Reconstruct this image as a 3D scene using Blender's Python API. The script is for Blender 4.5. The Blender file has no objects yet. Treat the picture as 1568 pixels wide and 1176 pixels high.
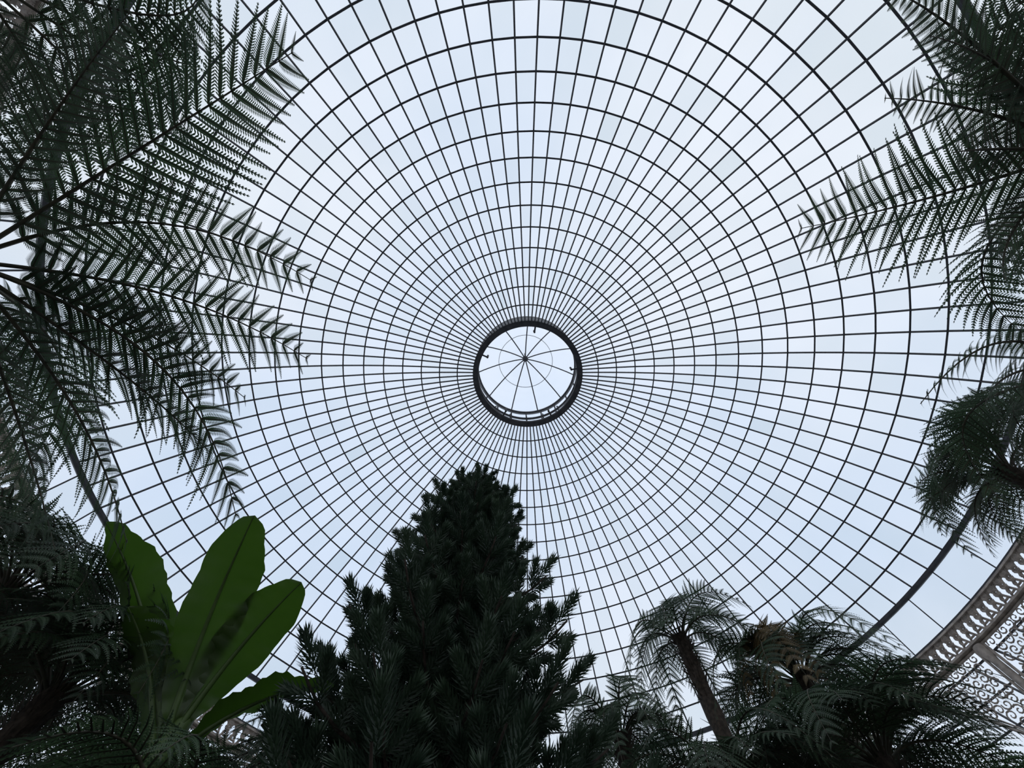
import bpy, math, random
import numpy as np
from mathutils import Matrix, Vector
rng=np.random.default_rng(7); random.seed(7)
CAMZ=1.6
AX=np.array([0.42,2.77])           # plan position of the dome axis
ZS=CAMZ+6.12; RB=8.0; RO=1.42; ZO=CAMZ+10.16   # springing height, radius, oculus radius/height

# ---------------------------------------------------------------- helpers
class MB:
    def __init__(s): s.v=[];s.f=[];s.m=[];s.sm=[];s.n=0;s.t=[]
    def add(s,V,F,mat=0,smooth=False):
        V=np.asarray(V,float).reshape(-1,3);F=np.asarray(F,int).reshape(-1,4)
        s.v.append(V);s.f.append(F+s.n);s.n+=len(V)
        s.m.append(np.full(len(F),mat));s.sm.append(np.full(len(F),smooth))
    def quads(s,Q,mat=0):
        Q=np.asarray(Q,float).reshape(-1,4,3)
        s.add(Q.reshape(-1,3),np.arange(len(Q)*4).reshape(-1,4),mat)
    def tube(s,pts,rad,seg=8,mat=0,rough=0.0,smooth=True):
        pts=np.asarray(pts,float);n=len(pts);rad=np.broadcast_to(np.asarray(rad,float),(n,))
        T=np.gradient(pts,axis=0);T/=np.linalg.norm(T,axis=1)[:,None]+1e-9
        ref=np.array([0,0,1.]) if abs(T[0][2])<.9 else np.array([1.,0,0])
        A=np.cross(T,ref);A/=np.linalg.norm(A,axis=1)[:,None]+1e-9;B=np.cross(T,A)
        a=np.linspace(0,2*math.pi,seg,endpoint=False)
        rr=rad[:,None]*(1+rough*rng.standard_normal((n,seg)))
        V=pts[:,None]+rr[...,None]*(np.cos(a)[None,:,None]*A[:,None]+np.sin(a)[None,:,None]*B[:,None])
        i=np.arange(n-1)[:,None]*seg;j=np.arange(seg)[None];k=(j+1)%seg
        F=np.stack([i+j,i+k,i+k+seg,i+j+seg],-1)
        s.add(V,F,mat,smooth)
    def build(s,name,mats,parent=None,attr=None):
        V=np.concatenate(s.v);F=np.concatenate(s.f)
        me=bpy.data.meshes.new(name)
        me.vertices.add(len(V));me.vertices.foreach_set("co",V.ravel())
        me.loops.add(F.size);me.loops.foreach_set("vertex_index",F.ravel().astype(np.int32))
        me.polygons.add(len(F));me.polygons.foreach_set("loop_start",np.arange(0,F.size,4,dtype=np.int32))
        for m in mats: me.materials.append(m)
        me.polygons.foreach_set("material_index",np.concatenate(s.m).astype(np.int32))
        me.polygons.foreach_set("use_smooth",np.concatenate(s.sm))
        if attr is not None:
            a=me.attributes.new("tint",'FLOAT','FACE');a.data.foreach_set("value",attr.astype(np.float32))
        me.update(calc_edges=True);me.validate()
        o=bpy.data.objects.new(name,me);bpy.context.collection.objects.link(o)
        if parent: o.parent=parent
        return o
def empty(name,loc=(0,0,0)):
    o=bpy.data.objects.new(name,None);bpy.context.collection.objects.link(o);return o
def norm(a): return a/(np.linalg.norm(a,axis=-1,keepdims=True)+1e-9)

# ---------------------------------------------------------------- materials
def newmat(name):
    m=bpy.data.materials.new(name);m.use_nodes=True;nt=m.node_tree;nt.nodes.clear()
    return m,nt,nt.nodes.new('ShaderNodeOutputMaterial')
def N(nt,t,**k):
    n=nt.nodes.new(t)
    for a,b in k.items():
        if a in n.inputs: n.inputs[a].default_value=b
        else: setattr(n,a,b)
    return n
def ramp(nt,fac,c0,c1,p0=.35,p1=.65):
    r=nt.nodes.new('ShaderNodeValToRGB');e=r.color_ramp.elements
    e[0].position=p0;e[1].position=p1;e[0].color=(*c0,1);e[1].color=(*c1,1)
    nt.links.new(fac,r.inputs['Fac']);return r.outputs['Color']
def noise(nt,scale,detail=4):
    tc=nt.nodes.new('ShaderNodeTexCoord');n=nt.nodes.new('ShaderNodeTexNoise')
    n.inputs['Scale'].default_value=scale;n.inputs['Detail'].default_value=detail
    nt.links.new(tc.outputs['Object'],n.inputs['Vector']);return n.outputs['Fac']
def leafmat(name,c0,c1,trans=.35,tcol=None,scale=3,gloss=.04):
    m,nt,out=newmat(name);L=nt.links
    col=ramp(nt,noise(nt,scale),c0,c1)
    d=nt.nodes.new('ShaderNodeBsdfDiffuse');t=nt.nodes.new('ShaderNodeBsdfTranslucent')
    g=N(nt,'ShaderNodeBsdfGlossy',Roughness=.45)
    L.new(col,d.inputs['Color'])
    if tcol: t.inputs['Color'].default_value=(*tcol,1)
    else: L.new(col,t.inputs['Color'])
    a=N(nt,'ShaderNodeMixShader',Fac=trans);L.new(d.outputs[0],a.inputs[1]);L.new(t.outputs[0],a.inputs[2])
    b=N(nt,'ShaderNodeMixShader',Fac=gloss);L.new(a.outputs[0],b.inputs[1]);L.new(g.outputs[0],b.inputs[2])
    L.new(b.outputs[0],out.inputs['Surface']);return m
def solid(name,c0,c1,rough=.7,scale=8,bump=0,metal=0):
    m,nt,out=newmat(name);L=nt.links
    p=N(nt,'ShaderNodeBsdfPrincipled',Roughness=rough,Metallic=metal)
    f=noise(nt,scale);L.new(ramp(nt,f,c0,c1),p.inputs['Base Color'])
    if bump:
        b=N(nt,'ShaderNodeBump',Strength=bump);L.new(f,b.inputs['Height']);L.new(b.outputs[0],p.inputs['Normal'])
    L.new(p.outputs[0],out.inputs['Surface']);return m
def glass(name,c0=(.80,.84,.84),c1=(.98,.98,.98),tr=.14):
    m,nt,out=newmat(name);L=nt.links
    at=nt.nodes.new('ShaderNodeAttribute');at.attribute_name='tint'
    n=noise(nt,.8,6)
    mx=N(nt,'ShaderNodeMath',operation='MULTIPLY_ADD');L.new(n,mx.inputs[0]);mx.inputs[1].default_value=.5;L.new(at.outputs['Fac'],mx.inputs[2])
    col=ramp(nt,mx.outputs[0],c0,c1,.15,.75)
    t=nt.nodes.new('ShaderNodeBsdfTransparent');L.new(col,t.inputs['Color'])
    tl=nt.nodes.new('ShaderNodeBsdfTranslucent');tl.inputs['Color'].default_value=(.9,.92,.95,1)
    gl=N(nt,'ShaderNodeBsdfGlossy',Roughness=.1)
    a=N(nt,'ShaderNodeMixShader',Fac=tr);L.new(t.outputs[0],a.inputs[1]);L.new(tl.outputs[0],a.inputs[2])
    b=N(nt,'ShaderNodeMixShader',Fac=.03);L.new(a.outputs[0],b.inputs[1]);L.new(gl.outputs[0],b.inputs[2])
    L.new(b.outputs[0],out.inputs['Surface']);return m
M_iron=solid('painted_iron',(.026,.028,.034),(.05,.05,.058),.85)
M_rust=solid('iron_ornament',(.22,.19,.17),(.40,.35,.31),.7,12)
M_glass=glass('dome_glass');M_glass2=glass('lantern_glass',(.96,.97,.97),(1,1,1),.1)
M_fern=leafmat('fern_leaf',(.034,.066,.036),(.07,.125,.055),.45)
M_ferna=leafmat('fern_leaf_dark',(.024,.047,.027),(.052,.094,.045),.45)
M_fernl=leafmat('fern_leaf_light',(.06,.14,.06),(.12,.24,.09),.45)
M_brown=leafmat('dead_frond',(.10,.07,.03),(.18,.13,.055),.3)
M_stem=solid('fern_stalk',(.02,.022,.013),(.045,.04,.022),.8)
M_bark=solid('fibrous_bark',(.022,.017,.013),(.06,.045,.035),.95,25,.8)
M_con=leafmat('conifer_needles',(.022,.042,.026),(.048,.080,.046),.25)
M_ban=leafmat('banana_leaf',(.028,.060,.008),(.052,.10,.012),.5,(.045,.11,.010),4,.05)
M_banrib=solid('banana_midrib',(.05,.09,.02),(.07,.12,.03),.5)
M_soil=solid('soil',(.03,.02,.013),(.07,.05,.035),.95,6,.6)
M_stone=solid('paving_stone',(.25,.24,.22),(.38,.36,.33),.85,3,.2)
M_kerb=solid('kerb_stone',(.2,.19,.17),(.3,.28,.25),.85,5,.3)

# ---------------------------------------------------------------- glazed surfaces of revolution
def revolve_glazing(prefix,parent,prof,nrib,ribw,ribd,ringw,ringd,gm,every=1):
    prof=np.asarray(prof,float);n=len(prof)
    T=norm(np.gradient(prof,axis=0));Nn=np.stack([-T[:,1],T[:,0]],1)
    if Nn[n//2,1]<0: Nn=-Nn
    az=np.linspace(0,2*math.pi,nrib,endpoint=False)
    c,s_=np.cos(az),np.sin(az)
    def P(rz,a_c,a_s,tan=0.):
        r=rz[...,0];return np.stack([AX[0]+r*a_c-tan*a_s,AX[1]+r*a_s+tan*a_c,rz[...,1]+0*a_c],-1)
    ribs=MB();inn=prof-Nn*ribd
    for k in range(nrib):
        A=P(prof,c[k],s_[k],-ribw/2);B=P(prof,c[k],s_[k],ribw/2);C=P(inn,c[k],s_[k],ribw/4);D=P(inn,c[k],s_[k],-ribw/4)
        V=np.stack([A,B,C,D],1).reshape(-1,3)
        i=np.arange(n-1)[:,None]*4;j=np.arange(4)[None];kk=(j+1)%4
        ribs.add(V,np.stack([i+j,i+kk,i+kk+4,i+j+4],-1))
    ribs.build(prefix+'_ribs',[M_iron],parent)
    rings=MB()
    for q in range(0,n,every):
        p=prof[q];t=T[q];nn=Nn[q]
        cor=[p+t*ringw/2,p-t*ringw/2,p-t*ringw/2-nn*ringd,p+t*ringw/2-nn*ringd]
        V=np.stack([P(np.tile(x,(nrib,1)),c,s_) for x in cor],1).reshape(-1,3)
        i=np.arange(nrib)[:,None]*4;i2=((np.arange(nrib)+1)%nrib)[:,None]*4;j=np.arange(4)[None];kk=(j+1)%4
        rings.add(V,np.stack([i+j,i+kk,i2+kk,i2+j],-1))
    rings.build(prefix+'_glazing_rings',[M_iron],parent)
    gl=MB();out=prof+Nn*.012
    G=np.stack([P(out,c[k],s_[k]) for k in range(nrib)],0)
    G2=np.roll(G,-1,0)
    Q=np.stack([G[:,:-1],G2[:,:-1],G2[:,1:],G[:,1:]],2)
    row=np.tile(np.arange(n-1)/(n-2),(nrib,1)).ravel();Q=Q.reshape(-1,4,3)
    tint=.5-rng.random(len(Q))**1.5*.4-.22*np.clip((row-.75)/.25,0,1)   # grimier towards the gutter
    tint[rng.random(len(Q))<.006]=-.15           # a few dirtier replaced panes
    gl.quads(Q);gl.build(prefix+'_glass_panes',[gm],parent,attr=tint)

# dome: circular-arc profile
c_=(RB**2-RO**2-(ZO-ZS)**2)/(2*(ZO-ZS));Rs=math.hypot(RB,c_)
ph=np.linspace(math.asin(RO/Rs),math.asin(RB/Rs),18)
prof=np.stack([Rs*np.sin(ph),ZS-c_+Rs*np.cos(ph)],1)
dome=empty('ceiling_dome')
revolve_glazing('dome',dome,prof,108,.032,.05,.028,.018,M_glass)

def ringbar(mb,r0,r1,z0,z1,seg=144,mat=0):
    a=np.linspace(0,2*math.pi,seg,endpoint=False)
    V=np.stack([np.stack([AX[0]+r*np.cos(a),AX[1]+r*np.sin(a),z+0*a],-1) for r,z in((r0,z0),(r1,z0),(r1,z1),(r0,z1))],1).reshape(-1,3)
    i=np.arange(seg)[:,None]*4;i2=((np.arange(seg)+1)%seg)[:,None]*4;j=np.arange(4)[None];k=(j+1)%4
    mb.add(V,np.stack([i+j,i+k,i2+k,i2+j],-1),mat)
mb=MB();ringbar(mb,RB-.06,RB+.03,ZS-.03,ZS+.02);mb.build('springing_ring_beam',[M_iron],dome)

# lantern
lan=empty('roof_lantern');mb=MB()
ringbar(mb,RO-.10,RO+.05,ZO-.05,ZO+.03,96);ZD=ZO+.93
ringbar(mb,RO-.03,RO+.05,ZD-.04,ZD+.03,96);ringbar(mb,RO-.03,RO+.03,ZO+.42,ZO+.46,96)
for k in range(20):
    a=2*math.pi*k/20;p=np.array([AX[0]+RO*math.cos(a),AX[1]+RO*math.sin(a),0])
    mb.tube([p+[0,0,ZO],p+[0,0,ZD]],.022,6)
zc=ZO+2.0
def cup(t): return RO*(1-t),ZD+(zc-ZD)*math.sin(t*math.pi/2)**.9
for k in range(11):
    a=2*math.pi*(k+.3)/11
    mb.tube([(AX[0]+cup(t)[0]*math.cos(a),AX[1]+cup(t)[0]*math.sin(a),cup(t)[1]) for t in np.linspace(0,1,9)],.017,6)
r5,z5=cup(.42);ringbar(mb,r5-.006,r5+.006,z5-.006,z5+.006,48)
hub=[(0,-.10),(.05,-.09),(.09,-.03),(.09,.04),(.03,.1),(0,.1)]
mb.tube([(AX[0],AX[1],zc+h) for r,h in hub],[max(r,.005) for r,h in hub],12)
mb.tube([(AX[0],AX[1],zc+.1),(AX[0],AX[1],zc+.9)],[.03,.008],8)
for a in (math.radians(205),math.radians(352),math.radians(278),math.radians(60),math.radians(120)):
    d=np.array([math.cos(a),math.sin(a),0]);b=np.array([AX[0],AX[1],ZO])
    mb.tube([b+d*(RO-.02),b+d*(RO-.24)],.022,6);mb.tube([b+d*(RO-.24)+[0,0,-.02],b+d*(RO-.24)+[0,0,.2]],.028,8)
for k in range(5):
    a=math.radians(50+20*k);d=np.array([math.cos(a),math.sin(a),0]);b=np.array([AX[0],AX[1],ZO+.2])
    mb.tube([b+d*(RO-.03),b+d*(RO-.14)+[0,0,.12],b+d*(RO-.03)+[0,0,.3]],.02,6)
mb.build('lantern_frame',[M_iron],lan)
g=MB();a=np.linspace(0,2*math.pi,45)[:-1]
rows=[(RO,ZO),(RO,ZD)]+[cup(t) for t in np.linspace(.1,1,9)]
V=np.array([[AX[0]+max(r,.01)*math.cos(x),AX[1]+max(r,.01)*math.sin(x),z+.02] for r,z in rows for x in a]);n=len(a)
F=[(i*n+j,i*n+(j+1)%n,(i+1)*n+(j+1)%n,(i+1)*n+j) for i in range(len(rows)-1) for j in range(n)]
g.add(V,F);g.build('lantern_glass',[M_glass2],lan,attr=rng.random(len(F))*.2+.3)

# clerestory band
cl=empty('window_clerestory');ZC=ZS-.72
mb=MB();ringbar(mb,RB-.03,RB+.03,ZC-.03,ZC+.03);
for k in range(72):
    a=2*math.pi*k/72;p=np.array([AX[0]+RB*math.cos(a),AX[1]+RB*math.sin(a),0]);mb.tube([p+[0,0,ZC],p+[0,0,ZS]],.014,4)
mb.build('clerestory_mullions',[M_iron],cl)
g=MB();a=np.linspace(0,2*math.pi,73);x,y=AX[0]+(RB+.01)*np.cos(a),AX[1]+(RB+.01)*np.sin(a)
Q=[[(x[i],y[i],ZC),(x[i+1],y[i+1],ZC),(x[i+1],y[i+1],ZS),(x[i],y[i],ZS)] for i in range(72)]
g.quads(Q);g.build('clerestory_glass',[M_glass],cl,attr=rng.random(72)*.5)

# lattice ring beam + filigree arches
COL0=math.radians(24);NC=12;BAY=2*math.pi/NC
def wp(s,z,r=RB): return (AX[0]+r*math.cos(s),AX[1]+r*math.sin(s),z)
lb=MB();ZL=ZC-.36
ringbar(lb,RB-.09,RB+.05,ZC-.06,ZC-.03);ringbar(lb,RB-.09,RB+.05,ZL-.03,ZL)
nz=300
for k in range(nz):
    a0=2*math.pi*k/nz;a1=2*math.pi*(k+1)/nz
    lb.tube([wp(a0,ZL,RB-.03),wp(a1,ZC-.04,RB-.03)],.02,4,smooth=False);lb.tube([wp(a1,ZL,RB-.03),wp(a0,ZC-.04,RB-.03)],.02,4,smooth=False)
    am=(a0+a1)/2
    for zz in(.09,.18,.27): lb.tube([wp(am+.007*math.cos(q),ZL+zz+.045*math.sin(q),RB-.05) for q in np.linspace(0,2*math.pi,7)],.018,4,smooth=False)
lb.build('lattice_ring_beam',[M_rust])
def zarch(x): return ZL-.10-2.0*abs(x)**2.6
for b in range(NC):
    fb=MB();a0=COL0+b*BAY
    L=lambda x:a0+(x+1)/2*BAY
    for off,rr in((0,.028),(.08,.014)):
        fb.tube([wp(L(x),zarch(x)+off) for x in np.linspace(-.965,.965,41)],rr,5)
    fb.tube([wp(L(x),ZL-.05) for x in np.linspace(-.97,.97,13)],.02,5)
    for sgn in(-1,1): fb.tube([wp(L(sgn*.955),z) for z in (zarch(.955),ZL-.05)],.025,5)
    half=RB*BAY/2;st=.135
    for row in range(19):
        z=ZL-.11-row*st*.86
        for cidx in range(-19,20):
            x=(cidx+.5*(row%2))*st/half
            if abs(x)>.93 or z-.05<zarch(x)+.07: continue
            ph0=random.random()*6.28;dirn=random.choice((-1,1))
            pts=[]
            for q in np.linspace(0,1,12):
                rad=.072*(1-.8*q);th=ph0+dirn*q*7.5
                pts.append(wp(L(x+rad*math.cos(th)/half),z+rad*math.sin(th)))
            fb.tube(pts,np.linspace(.014,.009,12),4,smooth=False)
    fb.build('filigree_arch_panel',[M_rust])
for b in range(NC):
    a=COL0+b*BAY;cb=MB();p=wp(a,0)
    pr=[(0,.24),(.25,.24),(.27,.18),(.4,.17),(.45,.12),(2.5,.105),(2.55,.125),(2.65,.125),(2.7,.10),(4.1,.09),(4.15,.12),(4.25,.14),(4.35,.08),(ZL-.3,.06),(ZL-.2,.08),(ZL-.1,.09),(ZL-.05,.09)]
    cb.tube([(p[0],p[1],h) for h,r in pr],[r for h,r in pr],20)
    cb.build('iron_column',[M_rust])
# aisle roof and outer wall
ais=empty('ceiling_aisle');tt=np.linspace(0,math.pi/2,15)
prof2=np.stack([RB+.18+6.6*np.sin(tt),2.6+(ZL-2.7)*np.cos(tt)],1)
revolve_glazing('aisle',ais,prof2,108,.03,.05,.026,.02,M_glass)
w=MB();RW=RB+.18+6.6;ringbar(w,RW-.1,RW+.25,0,1.0);ringbar(w,RW-.06,RW+.06,2.52,2.62)
for k in range(72):
    p=wp(2*math.pi*k/72,0,RW);w.tube([(p[0],p[1],1),(p[0],p[1],2.6)],.03,4)
w.build('wall_outer',[M_kerb])
g=MB();a=np.linspace(0,2*math.pi,73)
g.quads([[wp(a[i],1,RW),wp(a[i+1],1,RW),wp(a[i+1],2.55,RW),wp(a[i],2.55,RW)] for i in range(72)])
g.build('window_outer_wall',[M_glass],attr=rng.random(72)*.5)
# floor
f=MB();a=np.linspace(0,2*math.pi,97);R=[.01,4,8,RW+.2]
V=[(AX[0]+r*math.cos(x),AX[1]+r*math.sin(x),0) for r in R for x in a[:-1]]
F=[(i*96+j,i*96+(j+1)%96,(i+1)*96+(j+1)%96,(i+1)*96+j) for i in range(3) for j in range(96)]
f.add(V,F);f.build('floor',[M_stone])
# planting bed (horseshoe round the clearing where the visitor stands)
bed=MB();kb=MB();angs=np.radians(np.linspace(-68,248,80))
inner=np.stack([1.75*np.cos(angs),1.75*np.sin(angs)],1);outer=np.stack([AX[0]+7.3*np.cos(angs),AX[1]+7.3*np.sin(angs)],1)
K=12;rows=[]
for k in range(K+1):
    q=k/K;xy=inner*(1-q)+outer*q;z=.28+.12*math.sin(q*math.pi)+rng.normal(0,.015,len(xy))
    rows.append(np.column_stack([xy,z]))
G=np.stack(rows);n=len(angs)
F=[(k*n+j,k*n+j+1,(k+1)*n+j+1,(k+1)*n+j) for k in range(K) for j in range(n-1)]
bed.add(G.reshape(-1,3),F,0,True);bed.build('planting_bed',[M_soil])
loop=np.concatenate([inner,outer[::-1],inner[:1]])
for i in range(len(loop)-1):
    p,q=loop[i],loop[i+1];L_=np.linalg.norm(q-p)
    for s in range(max(1,int(L_/.5))):
        m=max(1,int(L_/.5));u=p+(q-p)*s/m;v=p+(q-p)*(s+1)/m;d=norm(v-u);pe=np.array([-d[1],d[0]])*.07;u=u+d*.004;v=v-d*.004
        c=[u-pe,v-pe,v+pe,u+pe];V=[(*x,0) for x in c]+[(*x,.34) for x in c]
        kb.add(V,[(4,5,6,7),(0,1,5,4),(1,2,6,5),(2,3,7,6),(3,0,4,7)])
kb.build('kerb_edging',[M_kerb])

# ---------------------------------------------------------------- ferns
def frond(mb,base,mid,tip,W,npin=24,npl=16,mat=0,stem=1,droop=.3,roll=0.,fwd=.45,sr=.014,fill=.30):
    base,mid,tip=[np.array(p,float) for p in(base,mid,tip)]
    C=2*mid-.5*(base+tip)
    Bz=lambda t:(1-t)[:,None]**2*base+2*((1-t)*t)[:,None]*C+(t**2)[:,None]*tip
    ts=np.linspace(0,1,14);bp=Bz(ts);mb.tube(bp,sr*(1-.85*ts),5,stem)
    FL=np.linalg.norm(np.diff(bp,axis=0),axis=1).sum()
    t=np.linspace(.14,.995,npin)
    gap=FL*.85/npin
    P=Bz(t);T=norm(2*((1-t))[:,None]*(C-base)+2*t[:,None]*(tip-C))
    up=np.array([0,0,1.])-T*T[:,2:3];up=norm(up)
    S=np.cross(T,up);cr,sn=math.cos(roll),math.sin(roll)
    S,up=S*cr+up*sn,up*cr-S*sn
    shp=np.clip((t)/.38,0,1)**.7*np.clip((1-t)/.5,0,1)**.5+.05
    Lp=(W*shp)[:,None]*(1+.07*rng.standard_normal((npin,2)))
    side=np.array([-1,1.])
    fw=(fwd+.5*t**2)[:,None]+.05*rng.standard_normal((npin,2))
    D=norm(S[:,None]*side[None,:,None]+T[:,None]*fw[...,None]+up[:,None]*(.10+.07*rng.standard_normal((npin,2,1))))
    s=np.linspace(.03,.98,npl)
    dr=droop*(1+.3*rng.standard_normal((npin,2)))
    grav=np.array([0,0,-1.])*.6-up*.4
    pos=lambda s_:P[:,None,None]+Lp[...,None,None]*(D[:,:,None]*s_[:,None]+grav[:,None,None]*(dr[...,None]*s_**2)[...,None]*.8+T[:,None,None]*(s_**2)[:,None]*.14)
    X=pos(s);ds=norm(pos(s+.02)-X)
    nn=up[:,None,None];lat=norm(np.cross(nn+0*ds,ds))
    sp=Lp/npl
    ll=(0*Lp+gap*.60)[...,None]*(1-s**1.7*.88)*np.clip(Lp/(W*.5),.35,1)[...,None]
    ll=ll*np.clip(.5+s*4,0,1)
    out=[]
    for sg in(-1,1):
        d=norm(lat*sg+ds*.5-nn*.12)
        w=(sp[...,None]*.44)[...,None]
        e=X+d*ll[...,None]
        m1=X+d*ll[...,None]*.6
        out.append(np.stack([X-ds*w*.9,m1-ds*w*.8,e,m1+ds*w*.8],-2))
        w=w*1.18
        out.append(np.stack([X-ds*w,X+ds*w,X+ds*w+d*ll[...,None]*fill,X-ds*w+d*ll[...,None]*fill],-2))
    mb.quads(np.stack(out),mat)
    a=pos(np.array([0.]))[:,:,0];b=pos(np.array([.5]))[:,:,0];c=pos(np.array([1.]))[:,:,0]
    lw=(lat[:,:,0]*.005)
    mb.quads(np.stack([a-lw,b-lw*.7,b+lw*.7,a+lw],-2),stem);mb.quads(np.stack([b-lw*.7,c-lw*.2,c+lw*.2,b+lw*.7],-2),stem)

def gfronds(mb,crown,n,L,W,az0=0,az1=360,npin=20,npl=14,mat=0,lift=.28,drop=.18,droop=.35):
    crown=np.array(crown,float)
    for k in range(n):
        a=math.radians(az0+(az1-az0)*(k+random.random()*.6)/n);l=L*random.uniform(.75,1.12)
        d=np.array([math.cos(a),math.sin(a),0]);li=lift*random.uniform(.3,1.7)
        mid=crown+d*l*.5+[0,0,l*li];tip=crown+d*l*random.uniform(.85,1.0)+[0,0,l*(li*.9-drop-random.random()*.35)]
        frond(mb,crown+d*.05,mid,tip,W*random.uniform(.85,1.15)*l/L,npin,npl,mat,1,droop,random.uniform(-.35,.35))
def trunk(mb,crown,r=.11,lean=(0,0)):
    x,y,z=crown;n=max(8,int(z/.15));zs=np.linspace(.2,z+.05,n)
    q=(z-zs)/z
    pts=np.stack([x+lean[0]*q,y+lean[1]*q,zs],1)
    rad=r*(1+.9*np.clip((.6-zs)/.6,0,1)-.15*(zs/z))
    mb.tube(pts,rad,12,2,.09,False)
    S=[];m=160
    h=z-np.abs(rng.standard_normal(m))*.45;h=np.clip(h,.3,z+.08);a=rng.random(m)*6.28
    for hh,aa in zip(h,a):
        qq=(z-hh)/z;p=np.array([x+lean[0]*qq+r*.85*math.cos(aa),y+lean[1]*qq+r*.85*math.sin(aa),hh])
        d=np.array([math.cos(aa),math.sin(aa),1.0]);d/=np.linalg.norm(d);l=.05+.09*random.random();t=np.array([-math.sin(aa),math.cos(aa),0])*.012
        S.append([p-t,p+t,p+d*l+t*.3,p+d*l-t*.3])
    mb.quads(S,2)
def Z(p): return (p[0],p[1],p[2]+CAMZ)
def tree_fern(crown,explicit=(),W=.5,gen=(),r=.11,mat=M_fern,npin=23,npl=28,name='tree_fern',lean=(0,0)):
    mb=MB();cr=Z(crown)
    trunk(mb,cr,r,lean)
    for i,(m,t,*w) in enumerate(explicit):
        frond(mb,cr,Z(m),Z(t),w[0] if w else W,npin,npl,0,1,w[1] if len(w)>1 else .3,w[2] if len(w)>2 else 0,sr=.018,fill=.32)
    for g in gen: gfronds(mb,cr,**g)
    return mb.build(name,[mat,M_stem,M_bark,M_brown])
# left giant fern
tree_fern((-4.03,-.05,3.0),[
 ((-2.91,-.92,3.5),(-1.49,-1.41,3.2),.76,.2),
 ((-3.0,-.36,3.5),(-1.53,.096,3.1),.50,.3),
 ((-2.96,.21,3.4),(-1.55,.66,2.9),.50,.3),
 ((-2.98,.76,3.2),(-2.04,1.76,2.5),.55,.4),
 ((-3.57,1.06,3.0),(-2.68,1.83,2.3),.50,.5),
 ((-3.99,1.21,2.95),(-3.2,1.9,2.3),.48,.5),
 ((-3.46,-1.09,3.4),(-2.46,-1.58,3.1),.48),
 ((-3.2,.47,3.3),(-2.01,.94,2.8),.48,.4),
 ((-3.3,.85,3.2),(-2.45,1.45,2.9),.44,.4,-.3),
],gen=[dict(n=7,L=2.3,W=.5,az0=95,az1=270,npin=22,npl=20)],r=.14,mat=M_ferna)
tree_fern((-4.22,-2.26,3.8),gen=[dict(n=9,L=1.9,W=.42,npl=17,az0=-50,az1=140),dict(n=6,L=.95,W=.25,az0=140,az1=300)],r=.13,mat=M_ferna)
tree_fern((4.14,-.82,3.2),[
 ((3.39,-.55,3.45),(2.06,-.27,3.0),.62),
 ((3.61,-1.16,3.5),(2.61,-1.14,3.2),.34,.5),
 ((3.72,-1.42,3.5),(2.82,-1.5,3.2),.38),
 ((3.4,-1.6,3.5),(2.46,-1.76,3.2),.32),
 ((3.95,-.3,3.3),(3.54,.09,2.9),.4),
 ((3.6,-.85,3.3),(3.0,-.75,3.0),.4,.5),
],gen=[dict(n=12,L=1.7,W=.42,az0=-110,az1=80,npl=17)],r=.13,mat=M_ferna)
tree_fern((4.81,.79,3.2),[((4.15,.61,3.3),(2.98,.95,2.7),.24,.7),((4.25,.85,3.2),(3.52,.98,2.75),.3,.6)],gen=[dict(n=8,L=1.6,W=.35,az0=-70,az1=110)],mat=M_ferna)
tree_fern((5.94,2.35,4.2),gen=[dict(n=28,L=1.25,W=.34)],mat=M_ferna)
tree_fern((2.48,5.24,4.45),gen=[dict(n=17,L=1.15,W=.27,drop=.45,lift=.22)],mat=M_ferna)
tree_fern((3.75,5.1,3.75),gen=[dict(n=28,L=1.4,W=.34,drop=.3,lift=.2),dict(n=5,L=1.1,W=.25,az0=190,az1=260,mat=3,drop=.8)],mat=M_ferna)
tree_fern((3.2,4.1,2.3),gen=[dict(n=30,L=1.25,W=.32,lift=.2)],mat=M_ferna)
tree_fern((1.35,5.6,3.4),gen=[dict(n=20,L=1.1,W=.28,drop=.55,lift=.2)],mat=M_ferna)
tree_fern((-3.54,3.18,2.2),gen=[dict(n=36,L=1.3,W=.34,lift=.2)],mat=M_ferna)
tree_fern((-4.34,2.7,2.7),gen=[dict(n=30,L=1.3,W=.34,lift=.2)],mat=M_ferna)
tree_fern((-1.75,2.85,1.1),gen=[dict(n=28,L=1.0,W=.27,lift=.2)],mat=M_fern)
tree_fern((-2.75,3.7,1.75),gen=[dict(n=28,L=1.1,W=.27,lift=.2)],mat=M_fern)
tree_fern((-1.75,4.2,2.2),gen=[dict(n=24,L=1.0,W=.27,lift=.2)],mat=M_ferna)
tree_fern((4.07,3.77,1.8),gen=[dict(n=26,L=1.0,W=.26,lift=.15)],mat=M_fernl)
tree_fern((1.9,4.3,2.2),gen=[dict(n=26,L=1.05,W=.28,lift=.2)],mat=M_ferna)

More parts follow.
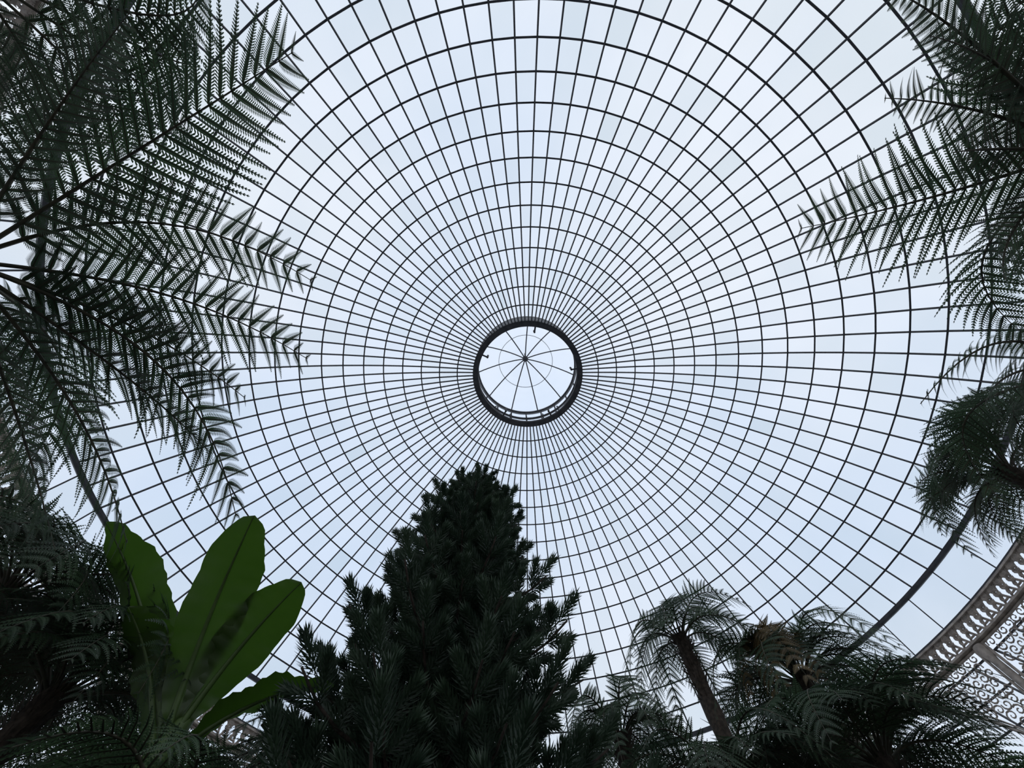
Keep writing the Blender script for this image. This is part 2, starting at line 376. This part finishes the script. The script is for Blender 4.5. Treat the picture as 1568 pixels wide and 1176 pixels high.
# ---------------------------------------------------------------- conifer (whorled tiers of plume-like shoots)
def conifer(x,y,ztop):
    mb=MB();mb.tube([(x,y,z) for z in np.linspace(.2,ztop-.1,30)],np.linspace(.16,.015,30),10,1,.06,False)
    px=[0,.3,.7,1.2,2,2.7,3.3,4.2,8];py=[.14,.38,.56,.66,.76,.88,1.06,1.26,1.35]
    fox=[];dlt=.03;up=np.array([0,0,1.]);tier=0
    while ztop-dlt>.9:
        z=ztop-dlt;w=np.interp(dlt,px,py)*(1.12 if tier%2 else .88);nb=6+int(w*4);tier+=1
        ph0=random.random()*6.28
        for k in range(nb):
            a=ph0+2*math.pi*k/nb+random.uniform(-.12,.12);W=w*random.uniform(.86,1.12)
            d=np.array([math.cos(a),math.sin(a),0]);sd=np.array([-d[1],d[0],0])
            s=np.linspace(0,1,7)
            pts=np.array([x,y,z+random.uniform(-.04,.04)])+d*(s*W)[:,None]+up*(W*(-.28*s+.35*s**3))[:,None]
            mb.tube(pts,.02*(1-.6*s),5,1)
            sz=min(1.0,.55+.5*w)
            fox.append((pts[-1]-d*.12,norm(d*.75+up*.7),.28*sz,.135*sz))
            for q,sp in ((.18,1.),(.32,.9),(.48,1.),(.66,.9),(.82,.7)):
                i=q*6;b=pts[int(i)]*(1-i%1)+pts[min(6,int(i)+1)]*(i%1)
                for sg in(-1,1):
                    dd=norm(d*.5+sd*sg*sp*random.uniform(.6,1)+up*random.uniform(.25,.75))
                    fox.append((b,dd,random.uniform(.22,.31)*sz,.125*sz))
        dlt+=.36 if tier>2 else .28
    fox.append((np.array([x,y,ztop-.25]),up,.35,.08))
    B=np.array([f[0] for f in fox]);D=np.array([f[1] for f in fox]);Lf=np.array([f[2] for f in fox]);R=np.array([f[3] for f in fox])
    n=len(fox);m=130
    A=norm(np.cross(D,np.array([.3,.2,.9])));C=np.cross(D,A)
    s=np.linspace(.0,1,m)[None]+rng.random((n,m))*.02;th=np.arange(m)[None]*2.399+rng.random((n,1))*6.28
    rad=np.cos(th)[...,None]*A[:,None]+np.sin(th)[...,None]*C[:,None]
    P=B[:,None]+D[:,None]*(s*Lf[:,None])[...,None]
    nd=norm(rad*(1-.35*s[...,None])+D[:,None]*(.45+.55*s[...,None]))
    nl=(R[:,None]*np.clip(.55+s*2.2,0,1)*(1.0-.2*s)*(.85+.3*rng.random((n,m))))[...,None]
    tv=norm(np.cross(nd,D[:,None]+0*nd))*.0072
    P2=P+nd*nl*.55;E=P2+norm(nd+D[:,None]*.5)*nl*.5
    mb.quads(np.stack([P-tv,P2-tv,E,P2+tv],-2),0)
    return mb.build('conifer_tree',[M_con,M_bark])
conifer(-.58,3.56,CAMZ+5.75)

# ---------------------------------------------------------------- banana plant
def bleaf(mb,base,ctrl,tip,W,sidehint,fold=.25):
    base,ctrl,tip=[np.array(p,float) for p in(base,ctrl,tip)]
    n=40;t=np.linspace(0,1,n)
    P=((1-t)**2)[:,None]*base+(2*t*(1-t))[:,None]*ctrl+(t**2)[:,None]*tip
    T=norm(np.gradient(P,axis=0));S=np.array(sidehint,float)-T*(T@np.array(sidehint,float))[:,None];S=norm(S);Nn=np.cross(T,S)
    tl=np.clip((t-.10)/.90,0,1)
    w=W*np.clip(tl/.45,0,1)**.6*np.clip((1-tl)/.25,0,1)**.5
    u=np.linspace(-1,1,13)
    ripple=.010*np.sin(t*75)[:,None]*np.abs(u)[None]+.02*np.sin(t*19+1)[:,None]*u[None]**2
    V=P[:,None]+S[:,None]*(w[:,None]*u)[...,None]+Nn[:,None]*(fold*w[:,None]*(np.abs(u)**1.3)+ripple)[...,None]
    m=13;F=[(i*m+j,i*m+j+1,(i+1)*m+j+1,(i+1)*m+j) for i in range(3,n-1) for j in range(m-1)]
    mb.add(V,F,0,True)
    mb.tube(P,.026*(1-.85*t),6,1)
mb=MB();J=np.array([-2.3,3.05,CAMZ+1.9])
st=np.array([[-2.3,3.1,.3],[-2.3,3.1,1.2],[-2.3,3.07,2.4],J-[0,0,.2],J+[0,0,.15]])
mb.tube(st,[.17,.15,.12,.09,.05],16,1)
bleaf(mb,J-[0,0,.15],(-2.5,2.75,CAMZ+2.5),(-2.06,1.90,CAMZ+2.7),.235,(.9,.4,0))
bleaf(mb,J-[0,0,.1],(-2.22,2.9,CAMZ+2.4),(-1.72,2.46,CAMZ+2.6),.215,(.75,.65,0))
bleaf(mb,J-[0,0,.25],(-2.0,3.10,CAMZ+2.25),(-1.33,2.98,CAMZ+2.15),.19,(0,.95,0.3))
bleaf(mb,J-[0,0,.1],(-3.1,2.85,CAMZ+2.7),(-3.5,2.10,CAMZ+2.9),.22,(.9,-.2,0))
bleaf(mb,J-[0,0,.2],(-2.75,3.0,CAMZ+2.3),(-2.95,2.5,CAMZ+2.4),.2,(.9,-.3,0))
mb.build('banana_plant',[M_ban,M_banrib])

# ---------------------------------------------------------------- undergrowth
mb=MB()
for (x,y) in [(-3,1.4),(3,1.2),(-1.2,2.4),(1.2,2.5),(2.6,2.8),(-4.8,4.5),(0,5.8),(4.8,5.6),(-2.5,5.8),(5.6,.2),(-5.2,1),(2.2,-1.6),(-2.2,-1.8),(3.8,-2.6)]:
    gfronds(mb,(x,y,.35),12,.8,.16,npin=16,npl=7,lift=.45,drop=.1)
mb.build('ground_ferns',[M_fernl,M_stem,M_bark])

# ---------------------------------------------------------------- sky
w=bpy.data.worlds.new('overcast_sky');bpy.context.scene.world=w;w.use_nodes=True;nt=w.node_tree;nt.nodes.clear()
out=nt.nodes.new('ShaderNodeOutputWorld');bg=nt.nodes.new('ShaderNodeBackground')
tc=nt.nodes.new('ShaderNodeTexCoord');no=nt.nodes.new('ShaderNodeTexNoise');no.inputs['Scale'].default_value=1.4;no.inputs['Detail'].default_value=3
nt.links.new(tc.outputs['Generated'],no.inputs['Vector'])
sx=nt.nodes.new('ShaderNodeSeparateXYZ');nt.links.new(tc.outputs['Generated'],sx.inputs[0])
ma=nt.nodes.new('ShaderNodeMath');ma.operation='MULTIPLY_ADD';nt.links.new(sx.outputs['Y'],ma.inputs[0]);ma.inputs[1].default_value=-.22;nt.links.new(no.outputs['Fac'],ma.inputs[2])
c=ramp(nt,ma.outputs[0],(.58,.70,.89),(.79,.84,.92),.12,.57)
nt.links.new(c,bg.inputs['Color']);bg.inputs['Strength'].default_value=1.13
nt.links.new(bg.outputs[0],out.inputs['Surface'])
bpy.context.scene.view_settings.view_transform='Standard'

# ---------------------------------------------------------------- camera
cam=bpy.data.cameras.new('camera');co=bpy.data.objects.new('camera',cam);bpy.context.collection.objects.link(co)
cam.sensor_width=36;cam.lens=600/1568*36;cam.clip_start=.05
t=math.radians(16.5);s,c=math.sin(t),math.cos(t)
co.matrix_world=Matrix(((1,0,0,0),(0,-c,-s,0),(0,s,-c,CAMZ),(0,0,0,1)))
bpy.context.scene.camera=co
